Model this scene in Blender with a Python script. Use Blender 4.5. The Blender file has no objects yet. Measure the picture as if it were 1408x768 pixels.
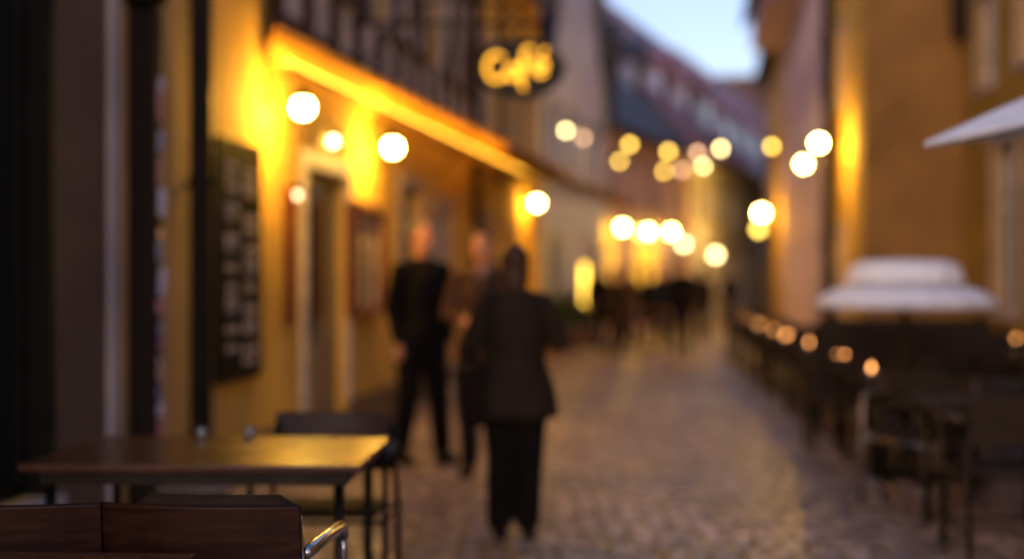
import bpy, bmesh, math, random
from mathutils import Vector, Matrix
random.seed(7)
SC = bpy.context.scene
COL = SC.collection
PI = math.pi
R = math.radians
F = 1955.0            # focal length in photo pixels (1408 wide)
CH = 1.42             # camera height
TH = math.atan(256/1955.0)
CT, ST = math.cos(TH), math.sin(TH)

def S(u, v, z=0.0):   # street coordinates (along, across, up) -> world
    return Vector((u*ST + v*CT, u*CT - v*ST, z))
def at(px, py, Y):    # a point seen at a photo pixel, Y metres ahead
    return Vector(((px-704)/F*Y, Y, CH + (384.5-py)/F*Y))
def v_at(px, u):
    t = (px-704)/F
    return u*(t*CT-ST)/(CT+t*ST)

# ------------------------------------------------------------------ materials
def mat(name, col, rough=0.7, metal=0.0, var=0.15, scale=6.0, bump=0.0, bscale=40.0, emit=0.0, ecol=None, spec=0.22, col2=None):
    m = bpy.data.materials.new(name); m.use_nodes = True
    nt = m.node_tree; N = nt.nodes; L = nt.links
    b = N['Principled BSDF']
    b.inputs['Roughness'].default_value = rough
    b.inputs['Metallic'].default_value = metal
    b.inputs['Specular IOR Level'].default_value = spec
    tc = N.new('ShaderNodeTexCoord')
    no = N.new('ShaderNodeTexNoise'); no.inputs['Scale'].default_value = scale; no.inputs['Detail'].default_value = 6
    L.new(tc.outputs['Object'], no.inputs['Vector'])
    cr = N.new('ShaderNodeValToRGB')
    c = Vector(col); d = Vector(col2) if col2 else c*(1-var*2)
    e = c*(1+var) if not col2 else c
    cr.color_ramp.elements[0].position = 0.32; cr.color_ramp.elements[0].color = (*d, 1)
    cr.color_ramp.elements[1].position = 0.68; cr.color_ramp.elements[1].color = (*[min(1, q) for q in e], 1)
    L.new(no.outputs['Fac'], cr.inputs['Fac'])
    L.new(cr.outputs['Color'], b.inputs['Base Color'])
    if bump > 0:
        n2 = N.new('ShaderNodeTexNoise'); n2.inputs['Scale'].default_value = bscale; n2.inputs['Detail'].default_value = 4
        L.new(tc.outputs['Object'], n2.inputs['Vector'])
        bp = N.new('ShaderNodeBump'); bp.inputs['Strength'].default_value = bump; bp.inputs['Distance'].default_value = 0.02
        L.new(n2.outputs['Fac'], bp.inputs['Height']); L.new(bp.outputs['Normal'], b.inputs['Normal'])
    if emit > 0:
        b.inputs['Emission Color'].default_value = (*(ecol or col), 1)
        b.inputs['Emission Strength'].default_value = emit
    return m

def plaster(name, col, col2=None):
    return mat(name, col, 0.85, var=0.12, scale=1.3, bump=0.5, bscale=35, spec=0.3, col2=col2)

def cobble_mat():
    m = bpy.data.materials.new('cobblestone'); m.use_nodes = True
    nt = m.node_tree; N = nt.nodes; L = nt.links; b = N['Principled BSDF']
    tc = N.new('ShaderNodeTexCoord')
    br = N.new('ShaderNodeTexVoronoi'); br.feature = 'DISTANCE_TO_EDGE'; br.inputs['Scale'].default_value = 7.5; br.inputs['Randomness'].default_value = 0.6
    vc = N.new('ShaderNodeTexVoronoi'); vc.inputs['Scale'].default_value = 7.5; vc.inputs['Randomness'].default_value = 0.6
    L.new(tc.outputs['Object'], br.inputs['Vector']); L.new(tc.outputs['Object'], vc.inputs['Vector'])
    hr = N.new('ShaderNodeMapRange'); hr.inputs[1].default_value = 0.0; hr.inputs[2].default_value = 0.16
    L.new(br.outputs['Distance'], hr.inputs[0])
    sep = N.new('ShaderNodeSeparateColor'); L.new(vc.outputs['Color'], sep.inputs[0])
    cr = N.new('ShaderNodeValToRGB')
    cr.color_ramp.elements[0].color = (0.20, 0.145, 0.13, 1); cr.color_ramp.elements[1].color = (0.55, 0.41, 0.38, 1)
    L.new(sep.outputs[0], cr.inputs['Fac'])
    big = N.new('ShaderNodeTexNoise'); big.inputs['Scale'].default_value = 0.7; big.inputs['Detail'].default_value = 5
    L.new(tc.outputs['Object'], big.inputs['Vector'])
    br2 = N.new('ShaderNodeMapRange'); br2.inputs[1].default_value = 0.3; br2.inputs[2].default_value = 0.7; br2.inputs[3].default_value = 0.6; br2.inputs[4].default_value = 1.25
    L.new(big.outputs['Fac'], br2.inputs[0])
    mx = N.new('ShaderNodeMix'); mx.data_type = 'RGBA'; mx.inputs[6].default_value = (0.07, 0.05, 0.048, 1)
    L.new(hr.outputs[0], mx.inputs[0]); L.new(cr.outputs['Color'], mx.inputs[7])
    mu = N.new('ShaderNodeMix'); mu.data_type = 'RGBA'; mu.blend_type = 'MULTIPLY'; mu.inputs[0].default_value = 1
    L.new(mx.outputs[2], mu.inputs[6]); L.new(br2.outputs[0], mu.inputs[7])
    L.new(mu.outputs[2], b.inputs['Base Color'])
    bp = N.new('ShaderNodeBump'); bp.inputs['Strength'].default_value = 0.9; bp.inputs['Distance'].default_value = 0.03
    L.new(hr.outputs[0], bp.inputs['Height']); L.new(bp.outputs['Normal'], b.inputs['Normal'])
    b.inputs['Roughness'].default_value = 0.45
    return m

def tile_mat(name, c1, c2):
    m = bpy.data.materials.new(name); m.use_nodes = True
    nt = m.node_tree; N = nt.nodes; L = nt.links; b = N['Principled BSDF']
    tc = N.new('ShaderNodeTexCoord')
    br = N.new('ShaderNodeTexBrick'); br.inputs['Scale'].default_value = 3.0; br.inputs['Mortar Size'].default_value = 0.03
    br.inputs['Color1'].default_value = (*c1, 1); br.inputs['Color2'].default_value = (*c2, 1); br.inputs['Mortar'].default_value = (*[q*.4 for q in c1], 1)
    L.new(tc.outputs['Object'], br.inputs['Vector'])
    L.new(br.outputs['Color'], b.inputs['Base Color'])
    bp = N.new('ShaderNodeBump'); bp.inputs['Strength'].default_value = 0.6; bp.invert = True
    L.new(br.outputs['Fac'], bp.inputs['Height']); L.new(bp.outputs['Normal'], b.inputs['Normal'])
    b.inputs['Roughness'].default_value = 0.6
    return m

def wood_mat(name, c1, c2, rough=0.4, spec=.2):
    m = bpy.data.materials.new(name); m.use_nodes = True
    nt = m.node_tree; N = nt.nodes; L = nt.links; b = N['Principled BSDF']
    tc = N.new('ShaderNodeTexCoord'); mp = N.new('ShaderNodeMapping'); mp.inputs['Scale'].default_value = (2, 22, 22); b.inputs['Specular IOR Level'].default_value = spec
    L.new(tc.outputs['Object'], mp.inputs['Vector'])
    no = N.new('ShaderNodeTexNoise'); no.inputs['Scale'].default_value = 2; no.inputs['Detail'].default_value = 8
    L.new(mp.outputs[0], no.inputs['Vector'])
    cr = N.new('ShaderNodeValToRGB'); cr.color_ramp.elements[0].position = .35; cr.color_ramp.elements[1].position = .65
    cr.color_ramp.elements[0].color = (*c1, 1); cr.color_ramp.elements[1].color = (*c2, 1)
    L.new(no.outputs['Fac'], cr.inputs['Fac']); L.new(cr.outputs['Color'], b.inputs['Base Color'])
    rr = N.new('ShaderNodeMapRange'); rr.inputs[3].default_value = rough*.8; rr.inputs[4].default_value = rough*1.25
    L.new(no.outputs['Fac'], rr.inputs[0]); L.new(rr.outputs[0], b.inputs['Roughness'])
    return m

M = {}
M['cobble'] = cobble_mat()
M['ochre'] = plaster('ochre_plaster', (0.78, 0.48, 0.09))
M['tan'] = plaster('tan_plaster', (0.72, 0.45, 0.15))
M['dull'] = plaster('dull_plaster', (0.15, 0.10, 0.065))
M['pale'] = plaster('pale_stone', (0.50, 0.43, 0.42))
M['cream'] = plaster('cream_plaster', (0.86, 0.73, 0.64))
M['white'] = plaster('white_plaster', (0.58, 0.66, 0.92))
M['mauve'] = plaster('mauve_plaster', (0.64, 0.48, 0.54))
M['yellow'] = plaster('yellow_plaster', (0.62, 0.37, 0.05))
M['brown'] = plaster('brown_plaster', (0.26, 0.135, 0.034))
M['olive'] = plaster('olive_plaster', (0.40, 0.235, 0.022))
M['bluewhite'] = plaster('blue_white_plaster', (0.60, 0.66, 0.86))
M['timber'] = wood_mat('dark_red_timber', (0.035, 0.012, 0.012), (0.08, 0.028, 0.024), .7)
M['doorwood'] = wood_mat('door_wood', (0.20, 0.15, 0.09), (0.32, 0.25, 0.16), .5)
M['redwood'] = wood_mat('red_shutter', (0.10, 0.02, 0.01), (0.18, 0.035, 0.02), .5)
M['tabletop'] = wood_mat('table_wood', (0.04, 0.013, 0.007), (0.10, 0.030, 0.012), .26, .4)
M['chairwood'] = wood_mat('chair_wood', (0.011, 0.0035, 0.0025), (0.030, 0.009, 0.005), .42)
M['darkwood'] = wood_mat('weathered_dark_wood', (0.010, 0.007, 0.005), (0.026, 0.016, 0.010), .75)
M['iron'] = mat('black_iron', (0.012, 0.010, 0.010), .5, .6, bump=.2)
M['chrome'] = mat('worn_steel', (0.55, 0.55, 0.57), .18, 1.0, var=.08)
M['dullsteel'] = mat('dull_steel', (0.28, 0.26, 0.26), .3, 1.0)
M['darkmetal'] = mat('dark_metal', (0.03, 0.026, 0.024), .4, .9)
M['glass'] = mat('dark_window_glass', (0.015, 0.016, 0.02), .06, 0, spec=.8)
M['greyframe'] = mat('grey_frame', (0.25, 0.26, 0.29), .5)
M['whiteframe'] = mat('white_frame', (0.62, 0.58, 0.56), .5)
M['darkframe'] = mat('dark_frame', (0.008, 0.006, 0.005), .5, spec=.2)
M['slate'] = tile_mat('slate_tiles', (0.05, 0.055, 0.075), (0.08, 0.085, 0.11))
M['redtile'] = tile_mat('red_tiles', (0.22, 0.085, 0.07), (0.30, 0.12, 0.10))
M['purpletile'] = tile_mat('purple_red_tiles', (0.28, 0.14, 0.18), (0.38, 0.19, 0.24))
M['browntile'] = tile_mat('brown_tiles', (0.11, 0.06, 0.05), (0.16, 0.09, 0.07))
M['awning'] = mat('orange_awning_fabric', (0.80, 0.42, 0.08), .85, var=.06, scale=3)
M['awning2'] = mat('brown_awning_fabric', (0.16, 0.07, 0.03), .85)
M['board'] = mat('chalkboard', (0.012, 0.009, 0.008), .8, spec=.05, var=.3, scale=4)
M['chalk'] = mat('chalk', (0.60, 0.50, 0.42), .9)
M['black'] = mat('sign_black', (0.008, 0.008, 0.008), .5)
M['parasol'] = mat('white_parasol_fabric', (0.74, 0.82, 0.98), .9, var=.05)
M['glint_wax'] = mat('wax', (0.8, 0.75, 0.6), .5)
M['clearglass'] = mat('drinking_glass', (0.30, 0.30, 0.31), .08, 0.3)
M['paper'] = mat('cream_paper', (0.80, 0.72, 0.52), .7, var=.05)
M['blanket'] = mat('pale_blanket', (0.50, 0.47, 0.46), .95, bump=.6)
M['leaf'] = mat('leaf', (0.05, 0.08, 0.03), .6, var=.4)
M['terracotta'] = mat('pot_clay', (0.16, 0.07, 0.04), .8)
M['skin'] = mat('skin', (0.74, 0.33, 0.16), .5, var=.06)
M['eyewhite'] = mat('eye', (0.5, 0.5, 0.5), .2)
M['lip'] = mat('lip', (0.35, 0.12, 0.10), .5)
def cloth(n, c): return mat(n, c, .95, spec=.12, bump=.4, bscale=90)
M['blackcloth'] = cloth('black_cloth', (0.009, 0.007, 0.006))
M['charcoal'] = cloth('charcoal_cloth', (0.026, 0.017, 0.012))
M['browncloth'] = cloth('brown_cloth', (0.09, 0.045, 0.025))
M['greypink'] = cloth('grey_pink_cloth', (0.24, 0.17, 0.17))
M['navy'] = cloth('navy_cloth', (0.015, 0.017, 0.03))
M['jeans'] = cloth('dark_jeans', (0.016, 0.013, 0.013))
M['hairbrown'] = mat('brown_hair', (0.05, 0.022, 0.01), .45, bump=.5)
M['hairgrey'] = mat('grey_hair', (0.16, 0.13, 0.11), .6, bump=.5)
M['leather'] = mat('dark_leather', (0.010, 0.008, 0.008), .6)
WARM = (1.0, 0.53, 0.065)
M['globe'] = mat('lit_globe', (0.8, 0.8, 0.75), .3, emit=160, ecol=WARM)
M['globe_far'] = mat('lit_globe_warm', (0.8, 0.8, 0.75), .3, emit=340, ecol=WARM)
M['globe_row'] = mat('lit_globe_row', (0.8, 0.8, 0.75), .3, emit=110, ecol=WARM)
M['globe_row2'] = mat('lit_globe_end', (0.8, 0.8, 0.75), .3, emit=150, ecol=WARM)
M['glowpane'] = mat('wall_glow_pane', (0.8, 0.6, 0.2), .3, emit=.42, ecol=(1.0, .50, .04), var=.3, scale=2)  # added glow imitating wall patches lit by the row lamps
M['strip'] = mat('fill_strip_glow', (0.8, 0.6, 0.3), .3, emit=5.6, ecol=(1.0, .43, .03))  # fill light added under the orange awning
M['bulb'] = mat('lit_bulb_yellow', (0.8, 0.7, 0.4), .3, emit=4, ecol=(1.0, .60, .09))
M['bulbpale'] = mat('lit_bulb_pale', (0.8, 0.7, 0.4), .3, emit=6, ecol=(1.0, .72, .28))
M['bulbdim'] = mat('lit_bulb_pink', (0.8, 0.6, 0.5), .3, emit=2.6, ecol=(1.0, .55, .30))
M['tube'] = mat('lit_tube', (0.8, 0.7, 0.4), .3, emit=2.5, ecol=(1.0, .55, .05))
M['letter'] = mat('lit_letter', (0.8, 0.6, 0.2), .3, emit=.8, ecol=(1.0, .43, .015))
M['glint_glow'] = mat('glint_emission', (0.9, 0.5, 0.2), .3, emit=2.6, ecol=(1.0, .38, .10))  # emission imitating reflected glints on the terrace

# ------------------------------------------------------------------ mesh builder
class MB:
    def __init__(s): s.v = []; s.f = []
    def add(s, vs, fs):
        n = len(s.v); s.v += [Vector(q) for q in vs]; s.f += [tuple(n+i for i in f) for f in fs]; return s
    def box(s, x0, x1, y0, y1, z0, z1, T=None):
        vs = [Vector((x, y, z)) for z in (z0, z1) for y in (y0, y1) for x in (x0, x1)]
        if T: vs = [T @ q for q in vs]
        return s.add(vs, [(0,2,3,1),(4,5,7,6),(0,1,5,4),(2,6,7,3),(0,4,6,2),(1,3,7,5)])
    def tube(s, pts, r, n=10, cap=True, taper=None):
        pts = [Vector(p) for p in pts]; rings = []; prev = None
        for i, p in enumerate(pts):
            a = pts[max(0, i-1)]; b = pts[min(len(pts)-1, i+1)]
            t = (b-a).normalized()
            if prev is None:
                up = Vector((0,0,1)) if abs(t.z) < .9 else Vector((1,0,0))
                x = t.cross(up).normalized()
            else:
                x = (prev - t*prev.dot(t)).normalized()
            prev = x; y = t.cross(x)
            rr = r if taper is None else taper[i]
            rings.append([p + (x*math.cos(2*PI*k/n)+y*math.sin(2*PI*k/n))*rr for k in range(n)])
        vs = [q for g in rings for q in g]; fs = []
        for i in range(len(rings)-1):
            for k in range(n):
                fs.append((i*n+k, i*n+(k+1)%n, (i+1)*n+(k+1)%n, (i+1)*n+k))
        if cap:
            fs.append(tuple(range(n))[::-1]); fs.append(tuple((len(rings)-1)*n+k for k in range(n)))
        return s.add(vs, fs)
    def lathe(s, prof, n=20, c=(0,0,0), sx=1, sy=1):
        vs = []; c = Vector(c)
        for (r, z) in prof:
            for k in range(n):
                vs.append(c+Vector((r*sx*math.cos(2*PI*k/n), r*sy*math.sin(2*PI*k/n), z)))
        fs = []
        for i in range(len(prof)-1):
            for k in range(n):
                fs.append((i*n+k, i*n+(k+1)%n, (i+1)*n+(k+1)%n, (i+1)*n+k))
        fs.append(tuple(range(n))[::-1]); fs.append(tuple((len(prof)-1)*n+k for k in range(n)))
        return s.add(vs, fs)
    def ball(s, c, rx, ry=None, rz=None, n=14, T=None):
        ry = ry or rx; rz = rz or rx; vs = [Vector((0,0,-rz))]; m = max(6, n//2+1)
        for i in range(1, m):
            a = -PI/2+PI*i/m
            for k in range(n):
                vs.append(Vector((rx*math.cos(a)*math.cos(2*PI*k/n), ry*math.cos(a)*math.sin(2*PI*k/n), rz*math.sin(a))))
        vs.append(Vector((0,0,rz))); fs = []
        for k in range(n): fs.append((0, 1+(k+1)%n, 1+k))
        for i in range(m-2):
            for k in range(n):
                fs.append((1+i*n+k, 1+i*n+(k+1)%n, 1+(i+1)*n+(k+1)%n, 1+(i+1)*n+k))
        L = len(vs)-1; b = 1+(m-2)*n
        for k in range(n): fs.append((b+k, b+(k+1)%n, L))
        if T: vs = [T @ q for q in vs]
        c = Vector(c)
        return s.add([q+c for q in vs], fs)
    def prism(s, poly, d):       # poly: list of 3d points, extruded by vector d
        n = len(poly); P = [Vector(p) for p in poly]; d = Vector(d)
        return s.add(P+[p+d for p in P], [tuple(range(n))[::-1], tuple(range(n, 2*n))]+[(i, (i+1)%n, n+(i+1)%n, n+i) for i in range(n)])
    def build(s, name, m, parent=None, loc=None, smooth=False, bevel=0):
        me = bpy.data.meshes.new(name); me.from_pydata([tuple(q) for q in s.v], [], s.f)
        bm = bmesh.new(); bm.from_mesh(me); bmesh.ops.recalc_face_normals(bm, faces=bm.faces)
        if bevel: bmesh.ops.bevel(bm, geom=[e for e in bm.edges if len(e.link_faces) == 2 and e.calc_face_angle() > .6], offset=bevel, segments=2, affect='EDGES', profile=.6)
        bm.to_mesh(me); bm.free()
        if smooth:
            for p in me.polygons: p.use_smooth = True
        me.materials.append(M[m] if isinstance(m, str) else m)
        o = bpy.data.objects.new(name, me); COL.objects.link(o)
        if parent: o.parent = parent
        if loc is not None: o.location = loc
        return o
def tag(o, label=None, cat=None, group=None, kind=None):
    if label: o['label'] = label
    if cat: o['category'] = cat
    if group: o['group'] = group
    if kind: o['kind'] = kind
    return o
def thing(name, label, cat, loc=(0,0,0), rz=0, group=None):
    o = bpy.data.objects.new(name, None); o.empty_display_size = .1; COL.objects.link(o)
    o.location = loc; o.rotation_euler = (0,0,rz)
    return tag(o, label, cat, group)
def dup(root, loc, rz, label, group=None):
    r = root.copy(); COL.objects.link(r); r.location = loc; r.rotation_euler = (0,0,rz); r['label'] = label
    if group: r['group'] = group
    for ch in list(root.children):
        c = ch.copy(); COL.objects.link(c); c.parent = r
        for g in ch.children:
            d = g.copy(); COL.objects.link(d); d.parent = c
    return r
ORD = ['first','second','third','fourth','fifth','sixth','seventh','eighth','ninth','tenth','eleventh','twelfth']

# ------------------------------------------------------------------ ground
g = MB(); Q = []
g.add([S(-60,-150), S(400,-150), S(400,150), S(-60,150)], [(0,1,2,3)])
tag(g.build('cobbled_street', 'cobble'), kind='structure')
# gutter strip of flat stones along each side
gm = MB()
for (va, vb) in ((-2.25,-1.98),):
    gm.add([S(-5,va,.004), S(33,va,.004), S(33,vb,.004), S(-5,vb,.004)], [(0,1,2,3)])
tag(gm.build('gutter', mat('gutter_stone', (.26,.20,.19), .5, var=.3, scale=5)), kind='structure')

# ------------------------------------------------------------------ buildings
def building(name, label, A, B, dep, eave, wall, roof, openings=(), ridge=None, ridge_off=None, over=.35, gable_street=False, plinth=None):
    """openings: (s0, s1, z0, z1, kind, framemat) in metres along the facade"""
    a, b = S(*A), S(*B)
    d = b-a; Ln = d.length; rz = math.atan2(d.y, d.x)
    t = thing(name, label, 'building', a, rz)
    m = MB()
    xs = sorted({0, Ln, *[q for o in openings for q in (o[0], o[1])]})
    zs = sorted({0, eave, *[q for o in openings for q in (o[2], o[3])]})
    def is_open(i, j):
        if i < 0 or j < 0 or i >= len(xs)-1 or j >= len(zs)-1: return False
        cx, cz = (xs[i]+xs[i+1])/2, (zs[j]+zs[j+1])/2
        return any(o[0] < cx < o[1] and o[2] < cz < o[3] for o in openings)
    rd = .22
    for i in range(len(xs)-1):
        for j in range(len(zs)-1):
            x0, x1, z0, z1 = xs[i], xs[i+1], zs[j], zs[j+1]
            if not is_open(i, j):
                m.add([(x0,0,z0),(x1,0,z0),(x1,0,z1),(x0,0,z1)], [(0,1,2,3)])
            else:
                m.add([(x0,rd,z0),(x1,rd,z0),(x1,rd,z1),(x0,rd,z1)], [(0,1,2,3)])
                if not is_open(i-1, j): m.add([(x0,0,z0),(x0,rd,z0),(x0,rd,z1),(x0,0,z1)], [(0,1,2,3)])
                if not is_open(i+1, j): m.add([(x1,0,z0),(x1,rd,z0),(x1,rd,z1),(x1,0,z1)], [(0,1,2,3)])
                if not is_open(i, j-1): m.add([(x0,0,z0),(x1,0,z0),(x1,rd,z0),(x0,rd,z0)], [(0,1,2,3)])
                if not is_open(i, j+1): m.add([(x0,0,z1),(x1,0,z1),(x1,rd,z1),(x0,rd,z1)], [(0,1,2,3)])
    m.add([(0,0,0),(0,dep,0),(0,dep,eave),(0,0,eave)], [(0,1,2,3)])
    m.add([(Ln,0,0),(Ln,dep,0),(Ln,dep,eave),(Ln,0,eave)], [(0,1,2,3)])
    m.add([(0,dep,0),(Ln,dep,0),(Ln,dep,eave),(0,dep,eave)], [(0,1,2,3)])
    ridge = ridge or eave+dep*.5
    ro = ridge_off or dep/2
    r = MB(); th = .16
    if gable_street:
        m.add([(0,0,eave),(Ln,0,eave),(Ln/2,0,ridge)], [(0,1,2)])
        m.add([(0,dep,eave),(Ln,dep,eave),(Ln/2,dep,ridge)], [(0,1,2)])
        sl = (ridge-eave)/(Ln/2); e = .25
        for sg, x0 in ((1, 0), (-1, Ln)):
            pa = Vector((x0-sg*e, -.25, eave-e*sl+.02)); pb = Vector((Ln/2, -.25, ridge+.02))
            r.prism([pa, pb, pb+Vector((0,0,th*1.6)), pa+Vector((0,0,th*1.6))], (0, dep+.5, 0))
    else:
        for x in (0, Ln): m.add([(x,0,eave),(x,dep,eave),(x,ro,ridge)], [(0,1,2)])
        sl = (ridge-eave)/ro
        pa = Vector((-.02,-over,eave-over*sl*.5+.02)); pb = Vector((-.02,ro,ridge+.02))
        r.prism([pa, pb, pb+Vector((0,0,th*1.5)), pa+Vector((0,0,th))], (Ln+.04, 0, 0))
        sl2 = (ridge-eave)/max(.5, dep-ro)
        pa = Vector((-.02,dep+over,eave-over*sl2*.5+.02))
        r.prism([pb, pa, pa+Vector((0,0,th)), pb+Vector((0,0,th*1.5))], (Ln+.04, 0, 0))
    m.build('wall', wall, t)
    r.build('roof', roof, t)
    if not gable_street:
        gu = MB(); gu.tube([(0,-over-.05,eave-over*sl*.5+.02),(Ln,-over-.05,eave-over*sl*.5+.02)], .07, 8)
        gu.build('gutter_pipe', 'darkmetal', t, smooth=True)
    if plinth:
        p = MB(); segs = [0]+sorted(q for o in openings if o[2] < .3 for q in (o[0], o[1]))+[Ln]
        for k in range(0, len(segs)-1, 2): p.box(segs[k], segs[k+1], -.05, 0.0, 0, .32)
        p.build('plinth', plinth, t)
    for o in openings:
        x0, x1, z0, z1, kind, fm = o
        w = x1-x0; h = z1-z0
        if kind in ('window', 'shop', 'lit'):
            f = MB(); bw = .07
            if kind == 'shop': f.box(x1-.03, x1+.02, -.03, .10, z0, z1)
            f.box(x0, x0+bw, .10, .18, z0, z1); f.box(x1-bw, x1, .10, .18, z0, z1)
            f.box(x0+bw, x1-bw, .10, .18, z0, z0+bw); f.box(x0+bw, x1-bw, .10, .18, z1-bw, z1)
            if kind in ('window', 'lit'):
                f.box((x0+x1)/2-.03, (x0+x1)/2+.03, .105, .175, z0+bw, z1-bw)
                for zz in ([z0+h*.62] if h > .8 else []):
                    f.box(x0+bw, (x0+x1)/2-.03, .11, .17, zz-.025, zz+.025); f.box((x0+x1)/2+.03, x1-bw, .11, .17, zz-.025, zz+.025)
            fo = f.build('window', fm, t)
            MB().box(x0+bw, x1-bw, .14, .15, z0+bw, z1-bw).build('pane', 'glowpane' if kind == 'lit' else 'glass', fo)
            MB().box(x0-.06, x1+.06, -.07, .10, z0-.06, z0-.002).build('sill', 'pale', fo)
            if kind == 'shop': continue
            su = MB()   # surround
            su.box(x0-.12, x0, -.025, -.002, z0, z1+.12); su.box(x1, x1+.12, -.025, -.002, z0, z1+.12); su.box(x0, x1, -.025, -.002, z1, z1+.12)
            su.build('surround', 'pale' if wall not in ('white', 'bluewhite') else 'greyframe', fo)
        elif kind == 'door':
            do = MB().box(x0+.06, x1-.06, .13, .18, z0+.01, z1-.06)
            dob = do.build('door', fm, t)
            pn = MB()
            for (qa, qb) in ((.08, .40), (.50, .93)):
                for (ra, rb) in ((.12, .46), (.54, .88)):
                    pn.box(x0+w*ra, x0+w*rb, .112, .129, z0+h*qa, z0+h*qb)
            pn.build('panel', fm, dob)
            MB().tube([(x1-.16,.06,z0+h*.47),(x1-.27,.06,z0+h*.47)], .012).tube([(x1-.16,.06,z0+h*.47),(x1-.16,.129,z0+h*.47)], .012).build('handle', 'chrome', dob)
            fr = MB(); fr.box(x0, x0+.06, .05, .18, z0, z1); fr.box(x1-.06, x1, .05, .18, z0, z1); fr.box(x0+.06, x1-.06, .05, .18, z1-.06, z1)
            fr.build('door_frame', 'whiteframe', dob)
            su = MB(); su.box(x0-.13, x0, -.03, -.002, z0, z1+.13); su.box(x1, x1+.13, -.03, -.002, z0, z1+.13); su.box(x0, x1, -.03, -.002, z1, z1+.13)
            su.build('surround', 'pale', dob)
            MB().box(x0, x1, -.18, .05, 0, z0 if z0 > .02 else .06).build('step', 'pale', dob)
        elif kind == 'glassdoor':
            fr = MB(); fr.box(x0, x0+.1, .08, .16, z0, z1); fr.box(x1-.1, x1, .08, .16, z0, z1); fr.box(x0+.1, x1-.1, .08, .16, z1-.1, z1)
            fr.box(x0+.1, x1-.1, .08, .16, z0, z0+.85)
            dob = fr.build('door', fm, t)
            MB().box(x0+.1, x1-.1, .11, .12, z0+.85, z1-.1).build('pane', 'glass', dob)
            MB().tube([(x0+.17,.03,z0+.95),(x0+.17,.03,z0+1.35)], .012).build('handle', 'chrome', dob)
            su = MB(); su.box(x0-.13, x0, -.03, -.002, z0, z1+.13); su.box(x1, x1+.13, -.03, -.002, z0, z1+.13); su.box(x0, x1, -.03, -.002, z1, z1+.13)
            su.build('surround', 'whiteframe', dob)
    t['len'] = Ln
    return t, Ln

def pipe(parent, x, h, r=.055, m='darkmetal'):
    p = MB(); p.tube([(x,-.10,.12),(x,-.10,h)], r, 12)
    for z in [0.4+1.6*k for k in range(int(h/1.6)+1)]:
        if z < h: p.tube([(x,-.10,z),(x,-.10,z+.05)], r+.012, 12); p.box(x-.012, x+.012, -.1, 0, z, z+.03)
    p.tube([(x,-.10,.16),(x,-.16,.05)], r, 12)
    return p.build('downpipe', m, parent, smooth=False)

LV = -3.2
# L1 near shop (u -3 .. 9.0)
o1 = [(5.2,9.7,.35,3.4,'shop','darkframe')]
L1, n1 = building('shop_building', 'dull plastered shop front with dark glazed window at left edge', (-3,LV), (9.2,LV), 7, 6.2, 'tan', 'browntile', o1)
MB().box(9.72, 10.33, -.03, -.002, 0, 6.0).build('wall_panel', 'dull', L1)
MB().box(10.34, 10.46, -.06, -.002, 0, 6.0).build('pilaster', 'pale', L1)
pipe(L1, 11.61, 6.0, .068, 'darkframe')
# L2 half-timbered cafe (u 9.2 .. 20)
o2 = [(2.15,3.5,.02,2.35,'glassdoor','doorwood'), (5.9,7.0,1.25,2.45,'window','greyframe'), (7.9,8.9,.02,2.3,'door','greyframe'),
      (1.2,2.2,4.0,5.2,'window','whiteframe'),(4.2,5.2,4.0,5.2,'window','whiteframe'),(7.2,8.2,4.0,5.2,'window','whiteframe')]
L2, n2 = building('cafe_building', 'half timbered cafe house with ochre ground floor and dark red beams', (9.2,LV), (20,LV), 7, 6.4, 'ochre', 'browntile', o2, plinth='dull')
up = MB()
def upper_holes(up, n2):
    xs = sorted({0, n2, 1.2,2.2,4.2,5.2,7.2,8.2})
    for i in range(1, len(xs)-1):
        a, b = xs[i], xs[i+1]
        if (a, b) in ((1.2,2.2),(4.2,5.2),(7.2,8.2)):
            up.box(a, b, -.04, -.002, 3.25, 4.0); up.box(a, b, -.04, -.002, 5.2, 6.38)
        else: up.box(a, b, -.04, -.002, 3.25, 6.38)
upper_holes(up, n2); up.build('plaster_infill', 'cream', L2)
tb = MB(); k = 0; x = .02
hole = lambda x0, x1: any(x1 > a-.02 and x0 < b+.02 for a, b in ((1.2,2.2),(4.2,5.2),(7.2,8.2)))
for (za, zb) in ((3.22,3.44),(3.9-.0,3.98),(5.22,5.36),(6.1,6.3)):
    for (a, b) in ((1.05,1.18),(2.22,4.18),(5.22,7.18),(8.22,n2)) if za == 3.9 else ((1.05,n2),):
        tb.box(a, b, -.10, -.042, za, zb)
x = 1.06
while x < n2-.1:
    w = .19
    if hole(x, x+w):
        tb.box(x, x+w, -.095, -.042, 3.45, 3.88) ; tb.box(x, x+w, -.095, -.042, 5.37, 6.09)
    else:
        tb.box(x, x+w, -.095, -.042, 3.45, 3.895); tb.box(x, x+w, -.095, -.042, 3.985, 5.21); tb.box(x, x+w, -.095, -.042, 5.37, 6.09)
    x += .86
for (a, b, s) in ((2.3,3.0,1),(3.4,4.1,-1),(5.35,6.05,1),(6.4,7.1,-1),(8.35,9.05,1),(9.7,10.4,-1)):
    p0, p1 = (a, b) if s > 0 else (b, a)
    tb.prism([(p0-.07,-.09,3.985),(p0+.07,-.09,3.985),(p1+.07,-.09,5.21),(p1-.07,-.09,5.21)], (0,.04,0))
tb.build('timber_beam', 'timber', L2)
pipe(L2, n2-.12, 6.2, .07, 'darkframe')
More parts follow.
